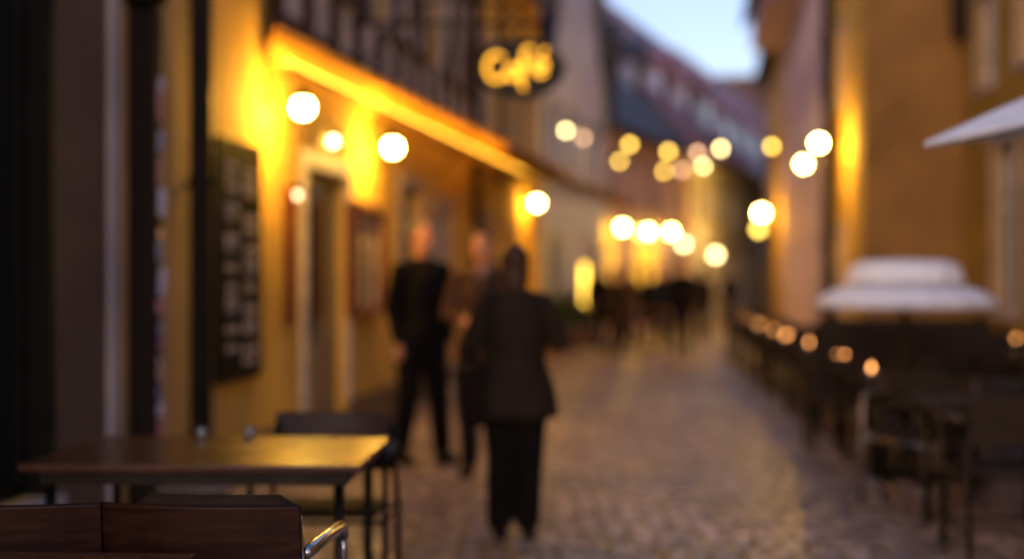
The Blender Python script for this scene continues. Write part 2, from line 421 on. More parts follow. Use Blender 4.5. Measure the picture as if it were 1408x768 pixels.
# L3 (u 20 .. 27)
o3 = [(1.0,1.9,.02,2.3,'door','doorwood'),(.9,1.9,3.7,5.0,'window','whiteframe'),(3.1,4.1,3.7,5.0,'window','whiteframe'),(5.2,6.2,3.7,5.0,'window','whiteframe'),(3.0,4.0,1.0,2.2,'window','greyframe')]
L3, n3 = building('ochre_house', 'cream yellow house with striped timber upper storey past the cafe', (20,LV), (27,-3.0), 7, 6.6, 'ochre', 'browntile', o3, plinth='dull')
x = .1
while x < n3-.1:
    if not any(x+.1 > a-.13 and x < b+.13 for a, b in ((.9,1.9),(3.1,4.1),(5.2,6.2))): MB().box(x, x+.10, -.05, -.003, 3.3, 6.3).build('timber_post', 'browncloth', L3)
    x += .38
# L4 tall gable
o4 = [(.8,1.6,3.7,4.9,'window','greyframe'),(2.6,3.4,3.7,4.9,'window','greyframe'),(5.2,6.0,3.7,4.9,'window','greyframe'),(5.0,5.9,.02,2.2,'door','greyframe'),(1.0,1.9,1.1,2.2,'window','greyframe')]
L4, n4 = building('gable_house', 'tall bluish white house with steep gable towards the street', (27,-3.0), (34,-2.2), 9, 5.4, 'white', 'slate', o4, gable_street=True, ridge=11.2)
# L5.. curved row
def P5(u): return (u, -2.3+.19*(u-34))
rows = [('row_house','mauve pink house with dark slate roof next to the white gable',34,45,'mauve','slate'),
        ('row_house','pale blue house with purple red roof beyond the mauve pink one',45,57,'bluewhite','purpletile'),
        ('row_house','bluish white house at the bend with purple red tiled roof',57,72,'bluewhite','purpletile'),
        ('row_house','farthest pale house with dull purple roof at the street end',72,100,'mauve','purpletile')]
random.seed(3)
ROW = []
for i, (nm, lb, ua, ub, w, rf) in enumerate(rows):
    Lr = (ub-ua)*math.hypot(1,.19); ops = []; x = .9; j = 0
    while x+1.0 < Lr-.5:
        ops.append((x, x+.9, 3.3, 4.5, 'window', 'whiteframe' if j % 2 else 'greyframe'))
        ops.append((x, x+.95, .02, 2.2, 'door', 'doorwood') if j % 3 == 1 else (x, x+.9, 1.0, 2.2, 'window', 'greyframe'))
        x += 2.1; j += 1
    if i == 0:
        ops = [o for o in ops if o[2] > 3] + [(.25,1.95,1.3,2.8,'lit','doorwood'), (3.4,6.7,.9,2.45,'lit','doorwood'), (8.2,9.1,.02,2.2,'door','doorwood')]  # two glowing panes added in place of lamp-lit wall patches
    t, n = building(nm, lb, P5(ua), P5(ub), 12.4, 5.2+.25*(i%2), w, rf, ops, ridge=12.4+.2*i, ridge_off=6.2, over=.4)
    ROW.append((t, n))
    # dormers on the street slope
    sl = (12.4+.2*i-5.2-.25*(i%2))/6.2
    for kx in ([2.2, 6.4, 9.6][:3] if n < 13 else [2, 6, 10, 14]):
        if kx+.9 > n: continue
        yf = 1.3; z0 = 5.2+.25*(i%2)+sl*yf; z1 = z0+1.35; yb = yf+1.35/sl+.5
        d = MB(); d.box(kx-.75, kx+.75, yf, yb, z0-.3, z1)
        dd = d.build('dormer', 'white', t)
        MB().prism([(kx-1.0,yf-.2,z1-.05),(kx+1.0,yf-.2,z1-.05),(kx,yf-.2,z1+.75)], (0,yb-yf+.8,0)).build('dormer_roof', rf, dd)
        MB().box(kx-.5, kx+.5, yf-.03, yf-.003, z0+.2, z1-.15).build('pane', 'glass', dd)
building('end_house', 'dark roofed house closing the far end of the street', (100,.5), (100,12), 8, 9.5, 'mauve', 'browntile', [(x,x+1,z,z+1.5,'window','whiteframe') for x in (1,3.5,6,8.5) for z in (1,4,7)], ridge=15.9)
# right side
oA = [(2.4,3.9,.95,3.3,'window','whiteframe'),(8.5,9.9,1.15,3.05,'window','whiteframe'),(1.3,2.3,4.2,5.6,'window','whiteframe'),(3.9,5.3,4.2,5.6,'window','whiteframe')]
RA, nA = building('olive_house', 'olive yellow house with white framed windows at the right edge', (23.2,4.15), (0,4.15), 7, 7.2, 'olive', 'browntile', oA)
oB = [(1.0,2.0,4.6,6.0,'window','whiteframe'),(1.2,2.2,.02,2.3,'door','darkframe')]
RB, nB = building('corner_house', 'brown and yellow plastered corner house with plain blank side wall', (28.2,2.6), (23.2,2.6), 6, 9.0, 'yellow', 'browntile', oB)
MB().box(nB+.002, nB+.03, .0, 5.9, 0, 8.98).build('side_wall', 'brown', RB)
MB().box(nB+.03, nB+.5, 1.35, 1.75, 5.2, 9).build('chimney_breast', 'darkwood', RB)
pipe(RB, .25, 8.6, .1, 'darkframe')
oC = [(x, x+1.0, z, z+1.5, 'window', 'greyframe') for x in (1.2,4.2,7.2,10.2,13.4) for z in (3.9,6.6)] + [(x, x+1.0, 1.0, 2.3, 'window', 'darkframe') for x in (1.2,7.2,13.4)] + [(4.2,5.2,.02,2.3,'door','darkframe')]
RC, nC = building('mauve_house', 'mauve brown house with deep eaves on the right side', (45,2.6), (28.2,2.6), 8, 9.9, 'mauve', 'browntile', oC, over=1.15)
MB().box(0,9.0,-.95,-.003,8.55,9.85).build('jettied_upper_floor', 'mauve', RC)
pipe(RC, nC-.4, 9.2, .09, 'darkframe')
oD = [(x, x+1.0, z, z+1.4, 'window', 'whiteframe') for x in (1.2,4.2,7.2,10.2) for z in (3.9,6.6)] + [(4.2,5.2,.02,2.3,'door','darkframe')]
RD, nD = building('yellow_house', 'far yellow house lit by a lamp on the right side', (60,2.7), (45,2.55), 8, 9.4, 'yellow', 'browntile', oD, over=.4)

# ------------------------------------------------------------------ wall lamps
def wall_lamp(name, label, u, v, z, side, arm=.28, gm='globe', r=.072, group=None):
    """side: direction (in v) from the lamp to its wall"""
    t = thing(name, label, 'wall lamp', S(u, v, z), -TH + (0 if side > 0 else PI), group)
    b = MB()      # local +x points to the wall
    b.tube([(arm,0,-.0+.16),(arm*.6,0,.26),(arm*.2,0,.24),(0,0,r+.05)], .009, 8)
    b.tube([(arm,0,.02),(arm*.55,0,.20)], .006, 8)
    b.build('bracket', 'iron', t, smooth=True)
    MB().lathe([(.05,-.07),(.05,.0),(.03,.03),(.0,.03)][:3], 14, (0,0,r+.02+.02)).build('cap', 'iron', t)
    MB().box(arm-.02, arm-.003, -.04, .04, .0, .24).build('wall_plate', 'iron', t)
    MB().ball((0,0,0), r, n=24).build('globe', gm, t, smooth=True)
    if gm == 'globe_row': MB().lathe([(.03,.16),(.19,.06),(.20,.04),(.185,.05),(.03,.14)], 20, (0,0,r*.55)).build('shade', 'iron', t, smooth=True)
    return t
WL = 'round globe lamps along the street'
lamps = [
 ('white globe lamp between chalkboard and cafe door', 10.3, -2.92, CH+1.28, -1, .28, 'globe', .072),
 ('white globe lamp above the framed menu case', 13.4, -2.91, CH+1.27, -1, .29, 'globe', .072),
 ('white globe lamp on the ochre house past the black cafe sign', 25, v_at(738,25), CH+1.355, -1, .25, 'globe', .065),
 ('leftmost of three white globe lamps on the far row', 34.8, v_at(856,34.8), CH+1.27, -1, .3, 'globe_row', .08),
 ('middle of three white globe lamps on the far row', 38.0, v_at(891,38.0), CH+1.27, -1, .3, 'globe_row', .08),
 ('rightmost of three white globe lamps on the far row', 40, v_at(923,40), CH+1.33, -1, .3, 'globe_row', .08),
 ('white globe lamp high on the yellow corner house', 25.5, v_at(1126,25.5), CH+2.4, 1, .5, 'globe_far', .075),
 ('white globe lamp on the mauve house beside the dark downpipe', 30, v_at(1105,30), CH+2.39, 1, .43, 'globe', .075),
 ('large white globe lamp on the far yellow house', 46, v_at(1047,46), CH+2.11, 1, .5, 'globe_row2', .12),
]
def left_wall_v(u): return LV if u < 20 else LV+(u-20)/7*.2 if u < 27 else -3.0+(u-27)/7*.8 if u < 34 else -2.3+.19*(u-34)
for lb, u, v, z, sd, arm, gm_, r in lamps:
    wv = left_wall_v(u) if sd < 0 else 2.6
    wall_lamp('wall_lamp', lb, u, v, z, sd, max(.15, abs(wv-v)), gm_, r, WL)
# small bulbs
def small_lamp(label, p, r, gm_):
    t = thing('small_lamp', label, 'lamp', p, -TH+PI)
    MB().ball((0,0,0), r, n=14).build('bulb', gm_, t, smooth=True)
    MB().lathe([(.03,.0),(.03,.05),(.015,.07)], 12, (0,0,r*.8)).build('holder', 'iron', t)
    MB().tube([(0,0,r*.8+.06),(.05,0,r+.12),(.16,0,r+.12)], .008).build('arm', 'iron', t)
    return t
small_lamp('small yellow bulb over the cafe door', S(12.0, v_at(458,12.0), CH+(384.5-190)/F*12.0), .04, 'bulbpale')
small_lamp('small pale bulb added in place of a reflection beside the red shutter', S(11.0, v_at(408,11.0), CH+(384.5-265)/F*11.0), .03, 'bulbdim')  # added bulb, stands in for a reflection in the glass
small_lamp('yellow lamp low under the large lamp on the far yellow house', S(45.5, v_at(1043,45.5), CH+(384.5-316)/F*45.2), .12, 'bulb')
small_lamp('pale yellow lamp above the far end of the street', S(46, v_at(984,46), CH+(384.5-351)/F*46), .12, 'bulbpale')
small_lamp('dim pink lamp just below the pale yellow lamp at street end', S(50, v_at(976,50), CH+(384.5-366)/F*50), .12, 'bulbdim')
small_lamp('yellow lamp right of the three white lamps on the far row', S(42, v_at(940,42), CH+(384.5-336)/F*42), .10, 'bulbpale')

# ------------------------------------------------------------------ light strings
def light_string(label, u, pts, ends):
    bl = []
    allp = [S(u, *ends[0])]
    for (px, py, k) in pts:
        v = v_at(px, u); Y = u*CT - v*ST
        p = Vector((S(u, v).x, S(u, v).y, CH+(384.5-py)/F*Y)); bl.append((p, k)); allp.append(p+Vector((0,0,.13)))
    allp.append(S(u, *ends[1]))
    t = thing('light_string', label, 'light string', S(u, 0, 3.8))
    o = S(u, 0, 3.8)
    MB().tube([p-o for p in allp], .008, 6).build('cable', 'iron', t)
    for p, k in bl:
        MB().ball(p-o, .052, n=12).build('bulb', k, t, smooth=True)
        MB().lathe([(.022,.045),(.022,.12)], 8, p-o).build('socket', 'iron', t)
light_string('nearer light string sagging across the street from the ochre house', 26, [(778,180,'bulbpale'),(866,199,'bulb'),(919,209,'bulb'),(959,211,'bulbdim'),(991,205,'bulbpale'),(1061,202,'bulb')], ((-3.0,4.35),(2.6,3.9)))
light_string('farther light string sagging across the street from the white gable', 30, [(802,190,'bulbdim'),(852,222,'bulb'),(913,236,'bulb'),(938,234,'bulbdim'),(967,229,'bulbpale')], ((-2.6,4.75),(2.6,4.1)))

# vertical lit tube on the white house
t = thing('tube_lamp', 'vertical yellow tube lamp on the white gable house', 'lamp', S(31.2, v_at(804,31.2), 0), -TH+PI)
z0, z1 = CH-(424-384.5)/F*31, CH+(384.5-364)/F*31
MB().tube([(0,0,z0),(0,0,z1)], .045, 12).build('tube', 'tube', t, smooth=True)
MB().box(.0-.03,.03,-.03,.03,z0-.08,z0).box(-.03,.03,-.03,.03,z1,z1+.08).box(.05,.09,-.04,.04,z0-.08,z1+.08).build('fitting', 'iron', t)

# ------------------------------------------------------------------ awnings
def awning(name, label, ua, ub, va, vb, zf, zw, m, val, n=10, lit=False):
    t = thing(name, label, 'awning', S(ua, LV, zw), PI/2-TH)
    o = S(ua, LV, zw); Rm = Matrix.Rotation(-(PI/2-TH), 3, 'Z')
    f = lambda u, v, z: Rm @ (S(u, v, z)-o)
    c = MB(); vs = []; fs = []
    for i in range(n+1):
        q = i/n; u = ua+(ub-ua)*q; vf = va+(vb-va)*q; wl = left_wall_v(u)+.03
        sag = .02*math.sin(q*PI*6)**2
        for (v, z) in ((wl, zw), ((wl+vf)/2, (zw+zf)/2-sag), (vf, zf), (vf+.012, zf), ((wl+vf)/2, (zw+zf)/2-sag+.015), (wl, zw+.015)):
            vs.append(f(u, v, z))
    for i in range(n):
        for k in range(6):
            fs.append((i*6+k, (i+1)*6+k, (i+1)*6+(k+1)%6, i*6+(k+1)%6))
    fs.append(tuple(range(6))); fs.append(tuple(n*6+k for k in range(6)))
    c.add(vs, fs).build('canopy', m, t)
    vl = MB()
    for i in range(n*2):
        q0, q1 = i/(n*2), (i+1)/(n*2); g = []
        for q in (q0, q1):
            u = ua+(ub-ua)*q; vf = va+(vb-va)*q+.014; g += [f(u,vf,zf+.01), f(u,vf,zf-val), f(u,vf+.008,zf-val), f(u,vf+.008,zf+.01)]
        vl.add(g, [(0,1,5,4),(1,2,6,5),(2,3,7,6),(3,0,4,7)])
    vl.build('valance', m, t)
    MB().tube([f(ua,va-.02,zf-.02), f(ub,vb-.02,zf-.02)], .02, 8).build('front_bar', 'iron', t)
    for i in range(5):
        q = i/4; u = ua+.05+(ub-ua-.1)*q; vf = va+(vb-va)*q
        MB().tube([f(u,left_wall_v(u)+.02,zw-.35), f(u,vf-.05,zf-.03)], .014, 8).tube([f(u,left_wall_v(u)+.02,zw-.03), f(u,vf-.05,zf-.01)], .012, 8).build('awning_arm', 'iron', t)
    if lit:  # added strip in a trough, brightens the fabric and the wall below
        tr = MB(); ls = MB()
        for i in range(n-3):
            g = []; h = []
            for q in (i/n, (i+1)/n):
                u = ua+.1+(ub-ua-.2)*q; vf = va+(vb-va)*q; vm = left_wall_v(u)*.35+vf*.65 + .10; zm = zf-.27
                g += [f(u,vm-.03,zm), f(u,vm+.03,zm), f(u,vm+.03,zm+.015), f(u,vm-.03,zm+.015)]
                h += [f(u,vm-.022,zm+.017), f(u,vm+.022,zm+.017), f(u,vm+.022,zm+.028), f(u,vm-.022,zm+.028)]
            tr.add(g, [(0,1,5,4),(1,2,6,5),(2,3,7,6),(3,0,4,7)]); ls.add(h, [(0,1,5,4),(1,2,6,5),(2,3,7,6),(3,0,4,7)])
        to = tr.build('fill_trough', 'iron', t); ls.build('fill_strip', 'strip', to)
    return t
awning('awning', 'long orange cafe awning lit from below by lamps and an added strip', 10.15, 24.4, -3.09, -2.28, CH+1.86, CH+1.63, 'awning', .03, 14, lit=True)
awning('awning', 'dark brown awning beyond the orange one', 19.6, 26.5, -1.9, -1.25, CH+1.45, CH+1.9, 'awning2', .16)

# ------------------------------------------------------------------ cafe sign
sy = 13.0
sc_ = at(715, 95, sy)
t = thing('cafe_sign', 'black oval hanging sign with glowing yellow script reading Café', 'sign', sc_, 0)
MB().lathe([(.0001,-.02),(.40,-.02),(.415,-.01),(.415,.01),(.40,.02),(.0001,.02)], 40).build('panel', 'black', t)
pn = t.children[0]; pn.data.transform(Matrix.Rotation(PI/2, 4, 'X') @ Matrix.Diagonal((1,.66,1,1)))
s = .0067    # metres per photo pixel at 13 m
def arc(cx, cy, rx, ry, a0, a1, n=14): return [(cx+rx*math.cos(R(a0+(a1-a0)*i/n)), cy+ry*math.sin(R(a0+(a1-a0)*i/n))) for i in range(n+1)]
lets = {
 'letter_c': [arc(-38,1,15,19,50,325)],
 'letter_a': [arc(-15,-6,8,9,20,380), [(-7,4),(-7,-10),(-3,-15)]],
 'letter_f': [[(15,26),(9,30),(3,25),(1,12),(0,-8),(-1,-24),(3,-31)], [(-4,5),(14,7)]],
 'letter_e': [[(18,-4),(34,2)]+arc(27,1,9,11,10,325), [(28,20),(36,28)]],
}
for nm, strokes in lets.items():
    lb = MB()
    for st_ in strokes:
        lb.tube([((x*.92+3)*s, -.034, y*.92*s) for x, y in st_], .017, 8)
    lb.build(nm, 'letter', t, smooth=True)
br = MB(); wl_x = -3.2
wallpt = S(0,0)
# wall point at the same depth (left wall x at Y=13)
uw = (sy + LV*ST)/CT; wx = S(uw, LV).x
zt = .41
br.tube([(wx-sc_.x, 0, zt), (.30, 0, zt)], .02, 10)
br.tube([(wx-sc_.x, 0, zt-.5), (wx-sc_.x+.5, 0, zt-.04)], .014, 8)
br.tube([(wx-sc_.x+.5,0,zt+.02),(wx-sc_.x+.8,0,zt+.22),(wx-sc_.x+1.15,0,zt+.24),(-.1,0,zt+.12),(.1,0,zt+.26),(.32,0,zt+.18),(.28,0,zt+.03)], .013, 8)
br.build('bracket', 'iron', t, smooth=True)
MB().tube([(-.2,0,.25),(-.2,0,zt)], .008).tube([(.2,0,.25),(.2,0,zt)], .008).build('hanger', 'iron', t)

# ------------------------------------------------------------------ chalkboard, menu case, shutters, rack
def wallthing(name, label, cat, u, z=0, off=0.0):   # local x along street, -y towards street
    return thing(name, label, cat, S(u, LV+off, z), PI/2-TH)
t = wallthing('chalkboard', 'tall black chalkboard menu with rows of chalk writing on the cafe wall', 'chalkboard', 9.12, .74)
W_, H_ = .88, 1.62
MB().box(0, W_, -.05, -.012, 0, H_).build('board', 'board', t)
MB().box(-.015,0,-.055,-.012,-.02,H_+.02).box(W_,W_+.015,-.055,-.012,-.02,H_+.02).box(0,W_,-.055,-.012,-.02,0).box(0,W_,-.055,-.012,H_,H_+.02).build('frame', 'darkframe', t)
random.seed(11); ck = MB()
for col in (0, 1):
    y = H_-.18 if col == 0 else H_-.20
    x_a, x_b = (.08, .40) if col == 0 else (.48, .82)
    while y > .08:
        big = random.random() < .35; hh = .075 if big else .045
        x = x_a + random.random()*.03; end = x_b - random.random()*.10
        while x < end:
            w = hh*.55*(.7+.6*random.random())
            k = random.choice('oilvs')
            if k == 'o': p = [(x+w/2+w/2*math.cos(a*PI/4), y+hh/2+hh/2*math.sin(a*PI/4)) for a in range(9)]
            elif k == 'i': p = [(x+w/2, y), (x+w/2, y+hh)]
            elif k == 'l': p = [(x, y+hh), (x, y), (x+w, y)]
            elif k == 'v': p = [(x, y+hh), (x+w/2, y), (x+w, y+hh)]
            else: p = [(x+w, y+hh), (x, y+hh*.7), (x+w, y+hh*.3), (x, y)]
            ck.tube([(a, -.0515, b) for a, b in p], .0045, 5)
            x += w*1.35
        y -= hh*1.75 + (.05 if random.random() < .25 else 0)
ck.build('chalk_writing', 'chalk', t)

t = wallthing('menu_case', 'framed wooden menu case with lit cream pages under the second globe lamp', 'menu case', 12.75, 1.15)
MB().box(0,1.05,-.05,-.012,.0,.92).build('back_panel', 'paper', t)
MB().box(-.07,0,-.12,-.012,-.07,.99).box(1.05,1.12,-.12,-.012,-.07,.99).box(0,1.05,-.12,-.012,-.07,0).box(0,1.05,-.12,-.012,.92,.99).box(.49,.55,-.10,-.052,0,.92).build('frame', 'redwood', t)
for i in range(2):
    pg = MB(); pg.box(.08+.52*i,.44+.52*i,-.057,-.051,.1,.8)
    p_ = pg.build('page', 'paper', t)
    ln = MB()
    for k in range(9): ln.box(.13+.52*i,.13+.52*i+.14+.12*((k*7)%3)/2,-.060,-.0575,.18+.065*k,.20+.065*k)
    ln.build('text_lines', 'darkframe', p_)

t = wallthing('shutter', 'dark red open shutter edge beside the cafe door', 'shutter', 10.72, 1.05)
sh = MB(); sh.box(0,.035,-.09,-.01,0,1.1).build('panel', 'redwood', t)
sl = MB()
for k in range(12): sl.box(-.012,.047,-.08,-.02,.08+.085*k,.11+.085*k)
sl.build('slats', 'redwood', t)

t = wallthing('postcard_rack', 'tall dark column rack with small coloured postcards by the ochre wall', 'postcard rack', 7.68, 0)
px_ = MB(); px_.box(0,.12,-.165,-.01,0.02,2.95).build('post', 'darkwood', t, bevel=.01)
MB().lathe([(.05,0),(.12,.03),(.13,.10),(.08,.16),(.10,.22),(.04,.30)], 16, (.05,-.09,2.95)).build('finial', 'iron', t)
random.seed(5); cc = [(.45,.55,.85),(.7,.3,.35),(.75,.7,.85),(.25,.4,.65),(.8,.45,.4),(.78,.75,.85),(.4,.2,.45)]
cm = [mat('card_%s' % n, c, .35) for n, c in zip(('blue','red','lilac','teal','coral','grey','plum'), cc)]
z = .25; k = 0
while z < 2.6:
    h = random.choice((.08,.12,.16)); 
    cd = MB().box(.0,.06,0,.003,0,h).build('postcard', cm[k % 7], t)
    cd.location = (.03+random.uniform(-.01,.02), -.172, z); cd.rotation_euler = (random.uniform(-.1,.1), random.uniform(-.2,.2), random.uniform(-.3,.1))
    z += h + random.choice((.01,.03,.06)); k += 1

# ------------------------------------------------------------------ chair
def chair_proto(name='cafe_chair', wood='chairwood', metal='chrome'):
    t = thing(name, 'x', 'chair')           # faces -Y (front), back at +Y ; width along X
    w = .27
    # backrest curved panel
    vs = []; fs = []; n = 12
    for i in range(n+1):
        x = -w+2*w*i/n; yy = .245-.035*(x/w)**2
        for (dy, z) in ((-.011,.58),(-.006+.03,.825),(.006+.034,.832),(.016+.03,.825),(.011,.58)):
            vs.append((x, yy+dy, z))
    for i in range(n):
        for k in range(5): fs.append((i*5+k, (i+1)*5+k, (i+1)*5+(k+1)%5, i*5+(k+1)%5))
    fs.append(tuple(range(5))); fs.append(tuple(n*5+k for k in range(5)))
    MB().add(vs, fs).build('backrest', wood, t, bevel=.003)
    MB().box(-.235,.235,-.22,.21,.435,.46).build('seat', 'darkwood', t, bevel=.008)
    for s_ in (-1, 1):
        x = s_*(w+.008)
        MB().tube([(x,-.25,0),(x,-.245,.40),(x,-.24,.62),(x,-.235,.66)], .0125, 10).build('leg', metal, t, smooth=True)
        MB().tube([(x,.24,0),(x,.205,.44),(x*.95,.185,.62),(x*.90,.188,.79)], .0125, 10).build('leg', metal, t, smooth=True)
        MB().tube([(x,-.235,.66),(x,-.225,.685),(x,-.20,.697),(x,0,.70),(x,.16,.697),(x*.96,.19,.69)], .018, 10).build('armrest', metal, t, smooth=True)
        MB().tube([(x,-.248,.14),(x,.228,.14)], .008, 8).build('side_rail', metal, t, smooth=True)
        MB().tube([(x,-.245,.425),(x,.203,.425)], .009, 8).build('seat_rail', metal, t, smooth=True)
    MB().tube([(-w,-.248,.14),(w,-.248,.14)], .010, 8).build('stretcher', metal, t, smooth=True)
    MB().tube([(-w,-.244,.422),(w,-.244,.422)], .010, 8).build('seat_frame', metal, t, smooth=True)
    MB().tube([(-w,.20,.422),(w,.20,.422)], .010, 8).build('seat_frame', metal, t, smooth=True)
    return t
def table_proto(name, L, D, top='tabletop'):
    t = thing(name, 'x', 'table')
    MB().box(-L/2,L/2,-D/2,D/2,.722,.75).build('tabletop', top, t, bevel=.006)
    MB().box(-L/2+.06,L/2-.06,-D/2+.06,D/2-.06,.67,.722).build('apron', 'darkmetal', t)
    for sx in (-1,1):
        for sy_ in (-1,1):
            x, y = sx*(L/2-.09), sy_*(D/2-.09)
            MB().tube([(x,y,.0),(x,y,.67)], .02, 10).build('leg', 'darkmetal', t, smooth=True)
    return t

# foreground
ch = chair_proto(); ch['category'] = 'chair'
def place(loc, rz, label, group, src=ch, st=[0]):
    if src is ch and st[0] == 0:
        st[0] = 1; ch.location = loc; ch.rotation_euler = (0,0,rz); ch['label'] = label; ch['group'] = group; return ch
    return dup(src, loc, rz, label, group)
GF = 'dark wooden armchairs around the near tables'
rt = -R(2)
tb1 = table_proto('cafe_table', 1.25, .96)
tb1.location = (-1.155, 5.62, 0); tb1.rotation_euler = (0,0,rt); tb1['label'] = 'dark glossy wooden table reflecting yellow light in the left foreground'
tbn = dup(tb1, (-1.415, 3.035, 0), rt, 'nearest dark table whose corner shows at the bottom left')
place((-.80, 4.0, 0), PI, 'nearest armchair seen from behind with reddish brown back and bright arm', GF); ch.rotation_euler = (0,0,PI)   # back toward the camera
ch.rotation_euler = (0,0,PI-.10)
place((-1.37, 4.0, 0), PI+.05, 'armchair back cut off by the left edge, beside the nearest one', GF)
jk = MB(); vs = []; fs = []; nn = 10
for i in range(nn+1):
    x = .19-.44*i/nn; wob = .012*math.sin(i*1.9); zb = .50+.05*math.sin(i*1.1)
    if i > 7: zb += .07*(i-7)/3
    for (y, z) in ((.205+wob,zb),(.19+wob*.5,.70),(.20,.835),(.225,.85),(.26,.846),(.262,.80),(.254,.80),(.25,.832),(.226,.838),(.212,.825),(.205,.70),(.22+wob,zb)):
        yy = y-.035*min(1,(x/.27)**2); vs.append((x, yy, z - (.03 if i in (0, nn) else 0)))
for i in range(nn):
    for k in range(12): fs.append((i*12+k, (i+1)*12+k, (i+1)*12+(k+1)%12, i*12+(k+1)%12))
fs.append(tuple(range(12))); fs.append(tuple(nn*12+k for k in range(12)))
jo = jk.add(vs, fs).build('folded_jacket', 'charcoal', smooth=True); tag(jo, 'dark jacket draped over the back of the nearest armchair', 'jacket')
jo.location = (-.80, 4.0, 0); jo.rotation_euler = (0,0,PI-.10)
cb = place((-.79, 6.08, 0), .0+rt, 'armchair behind the glossy table with its back above the tabletop', GF)
for c_ in cb.children:
    if c_.data.materials[0] == M['chrome']: c_.data = c_.data.copy(); c_.data.materials[0] = M['darkmetal']
# tumblers on the table
def tumbler(label, p):
    t = thing('tumbler', label, 'glass', p)
    MB().lathe([(.018,0),(.022,.02),(.024,.045),(.022,.045),(.019,.02),(.016,.006)], 16).build('glass_body', 'clearglass', t, smooth=True)
tumbler('small glass on the far edge of the glossy table', (-1.31, 6.0, .75))
tumbler('second small glass near the right part of the glossy table', (-1.11, 6.02, .75))
# stool with blanket
st_ = thing('stool', 'low dark stool under the glossy table', 'stool', (-1.44, 6.35, 0))
MB().lathe([(.18,.42),(.19,.43),(.19,.45),(.18,.46)], 24).build('seat', 'chairwood', st_)
for a in range(4):
    c_, s__ = math.cos(PI/4+a*PI/2), math.sin(PI/4+a*PI/2)
    MB().tube([(.19*c_,.19*s__,0),(.13*c_,.13*s__,.42)], .014, 8).build('leg', 'darkmetal', st_)
bl = MB(); random.seed(2)
for k in range(4): bl.ball((random.uniform(-.02,.02),0,.485+.028*k), .16-.012*k, .13-.01*k, .028, n=18)
tag(bl.build('folded_blanket', 'blanket', smooth=True), 'pale grey folded blanket lying on the low stool', 'blanket').location = (-1.44, 6.35, 0)

# ------------------------------------------------------------------ right terrace
GT = 'dark armchairs crowding the terrace on the right'
dch = chair_proto('terrace_chair', 'darkwood', 'darkmetal')
dch['category'] = 'chair'
tt = table_proto('terrace_table', .75, .75, 'darkwood')
first = {'t': True, 'c': True}
def tplace(src, key, loc, rz, label, group):
    if first[key]:
        first[key] = False; src.location = loc; src.rotation_euler = (0,0,rz); src['label'] = label; src['group'] = group; return src
    return dup(src, loc, rz, label, group)
random.seed(9)
glint_pts = []
ROWS = [('street side row', 1.50, [8.3,10.2,12.1,14.0,15.9,17.8,19.7,21.6,23.8,26.0]), ('wall side row', 3.25, [9.2,11.2,13.2,15.2,17.2,19.2,21.2])]
for rn, v, us in ROWS:
    for i, u in enumerate(us):
        if rn == 'street side row': v = 1.0+.045*(22-u)
        o_ = ORD[i]
        a = -TH+random.uniform(-.06,.06); p = S(u, v)
        tplace(tt, 't', p, a, f'{o_} terrace table of the {rn} counting from the camera', 'dark square tables on the terrace')
        glint_pts.append(p)
        sides = (('camera side', 0, -.62, PI), ('far side', 0, .62, 0), ('left side', -.60, 0, PI/2), ('right side', .60, 0, -PI/2))
        for (sn, dx, dy, rr) in sides:
            if sn == 'right side' and u > 22.5: continue
            if sn == 'left side' and rn == 'street side row': continue
            if sn == 'far side' and i == 0 and rn == 'street side row': continue
            if sn == 'right side' and rn != 'street side row' and i % 2: continue
            dx += random.uniform(-.04,.04); dy += random.uniform(-.04,.04)
            q = p + Matrix.Rotation(a, 3, 'Z') @ Vector((dx, dy, 0))
            tplace(dch, 'c', q, a+rr+random.uniform(-.15,.15), f'dark armchair on the {sn} of the {o_} table in the {rn}', GT)
# steel chair standing out
steel = dup(dch, (2.56, 8.86, 0), -1.1, 'armchair with bright steel frame at the street edge of the terrace', 'dark armchairs crowding the terrace on the right')
for c_ in steel.children:
    if c_.data.materials[0] == M['darkmetal']: c_.data = c_.data.copy(); c_.data.materials[0] = M['dullsteel']
# glowing cups added to stand in for reflected warm glints
def glint(label, p, src=[None]):
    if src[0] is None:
        t = thing('glint_glass', label, 'glint', p, 0, 'glowing cups added in place of reflections on the terrace tables')
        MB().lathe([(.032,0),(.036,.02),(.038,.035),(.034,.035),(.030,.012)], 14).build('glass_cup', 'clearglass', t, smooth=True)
        MB().lathe([(.027,.0),(.027,.012)], 12, (0,0,.014)).build('glint', 'glint_wax', t)
        MB().lathe([(.004,0),(.013,.014),(.016,.024),(.009,.042),(.001,.055)], 10, (0,0,.028)).build('glint_glow', 'glint_glow', t, smooth=True)
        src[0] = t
    else: dup(src[0], p, 0, label, 'glowing cups added in place of reflections on the terrace tables')
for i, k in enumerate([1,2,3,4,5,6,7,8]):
    glint(f'glowing cup added in place of a reflection on the {ORD[k]} table of the street side row', glint_pts[k]+Vector((random.uniform(-.33,-.2), random.uniform(-.2,.2), .75)))
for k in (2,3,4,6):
    glint(f'glowing cup added in place of a reflection on the rear outer corner of the {ORD[k]} street side table', glint_pts[k]+Vector((-.24, .30, .75)))
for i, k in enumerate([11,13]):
    glint(f'glowing cup added in place of a reflection on the {ORD[k-10]} table of the wall side row', glint_pts[k]+Vector((random.uniform(-.2,.2), random.uniform(-.2,.2), .75)))

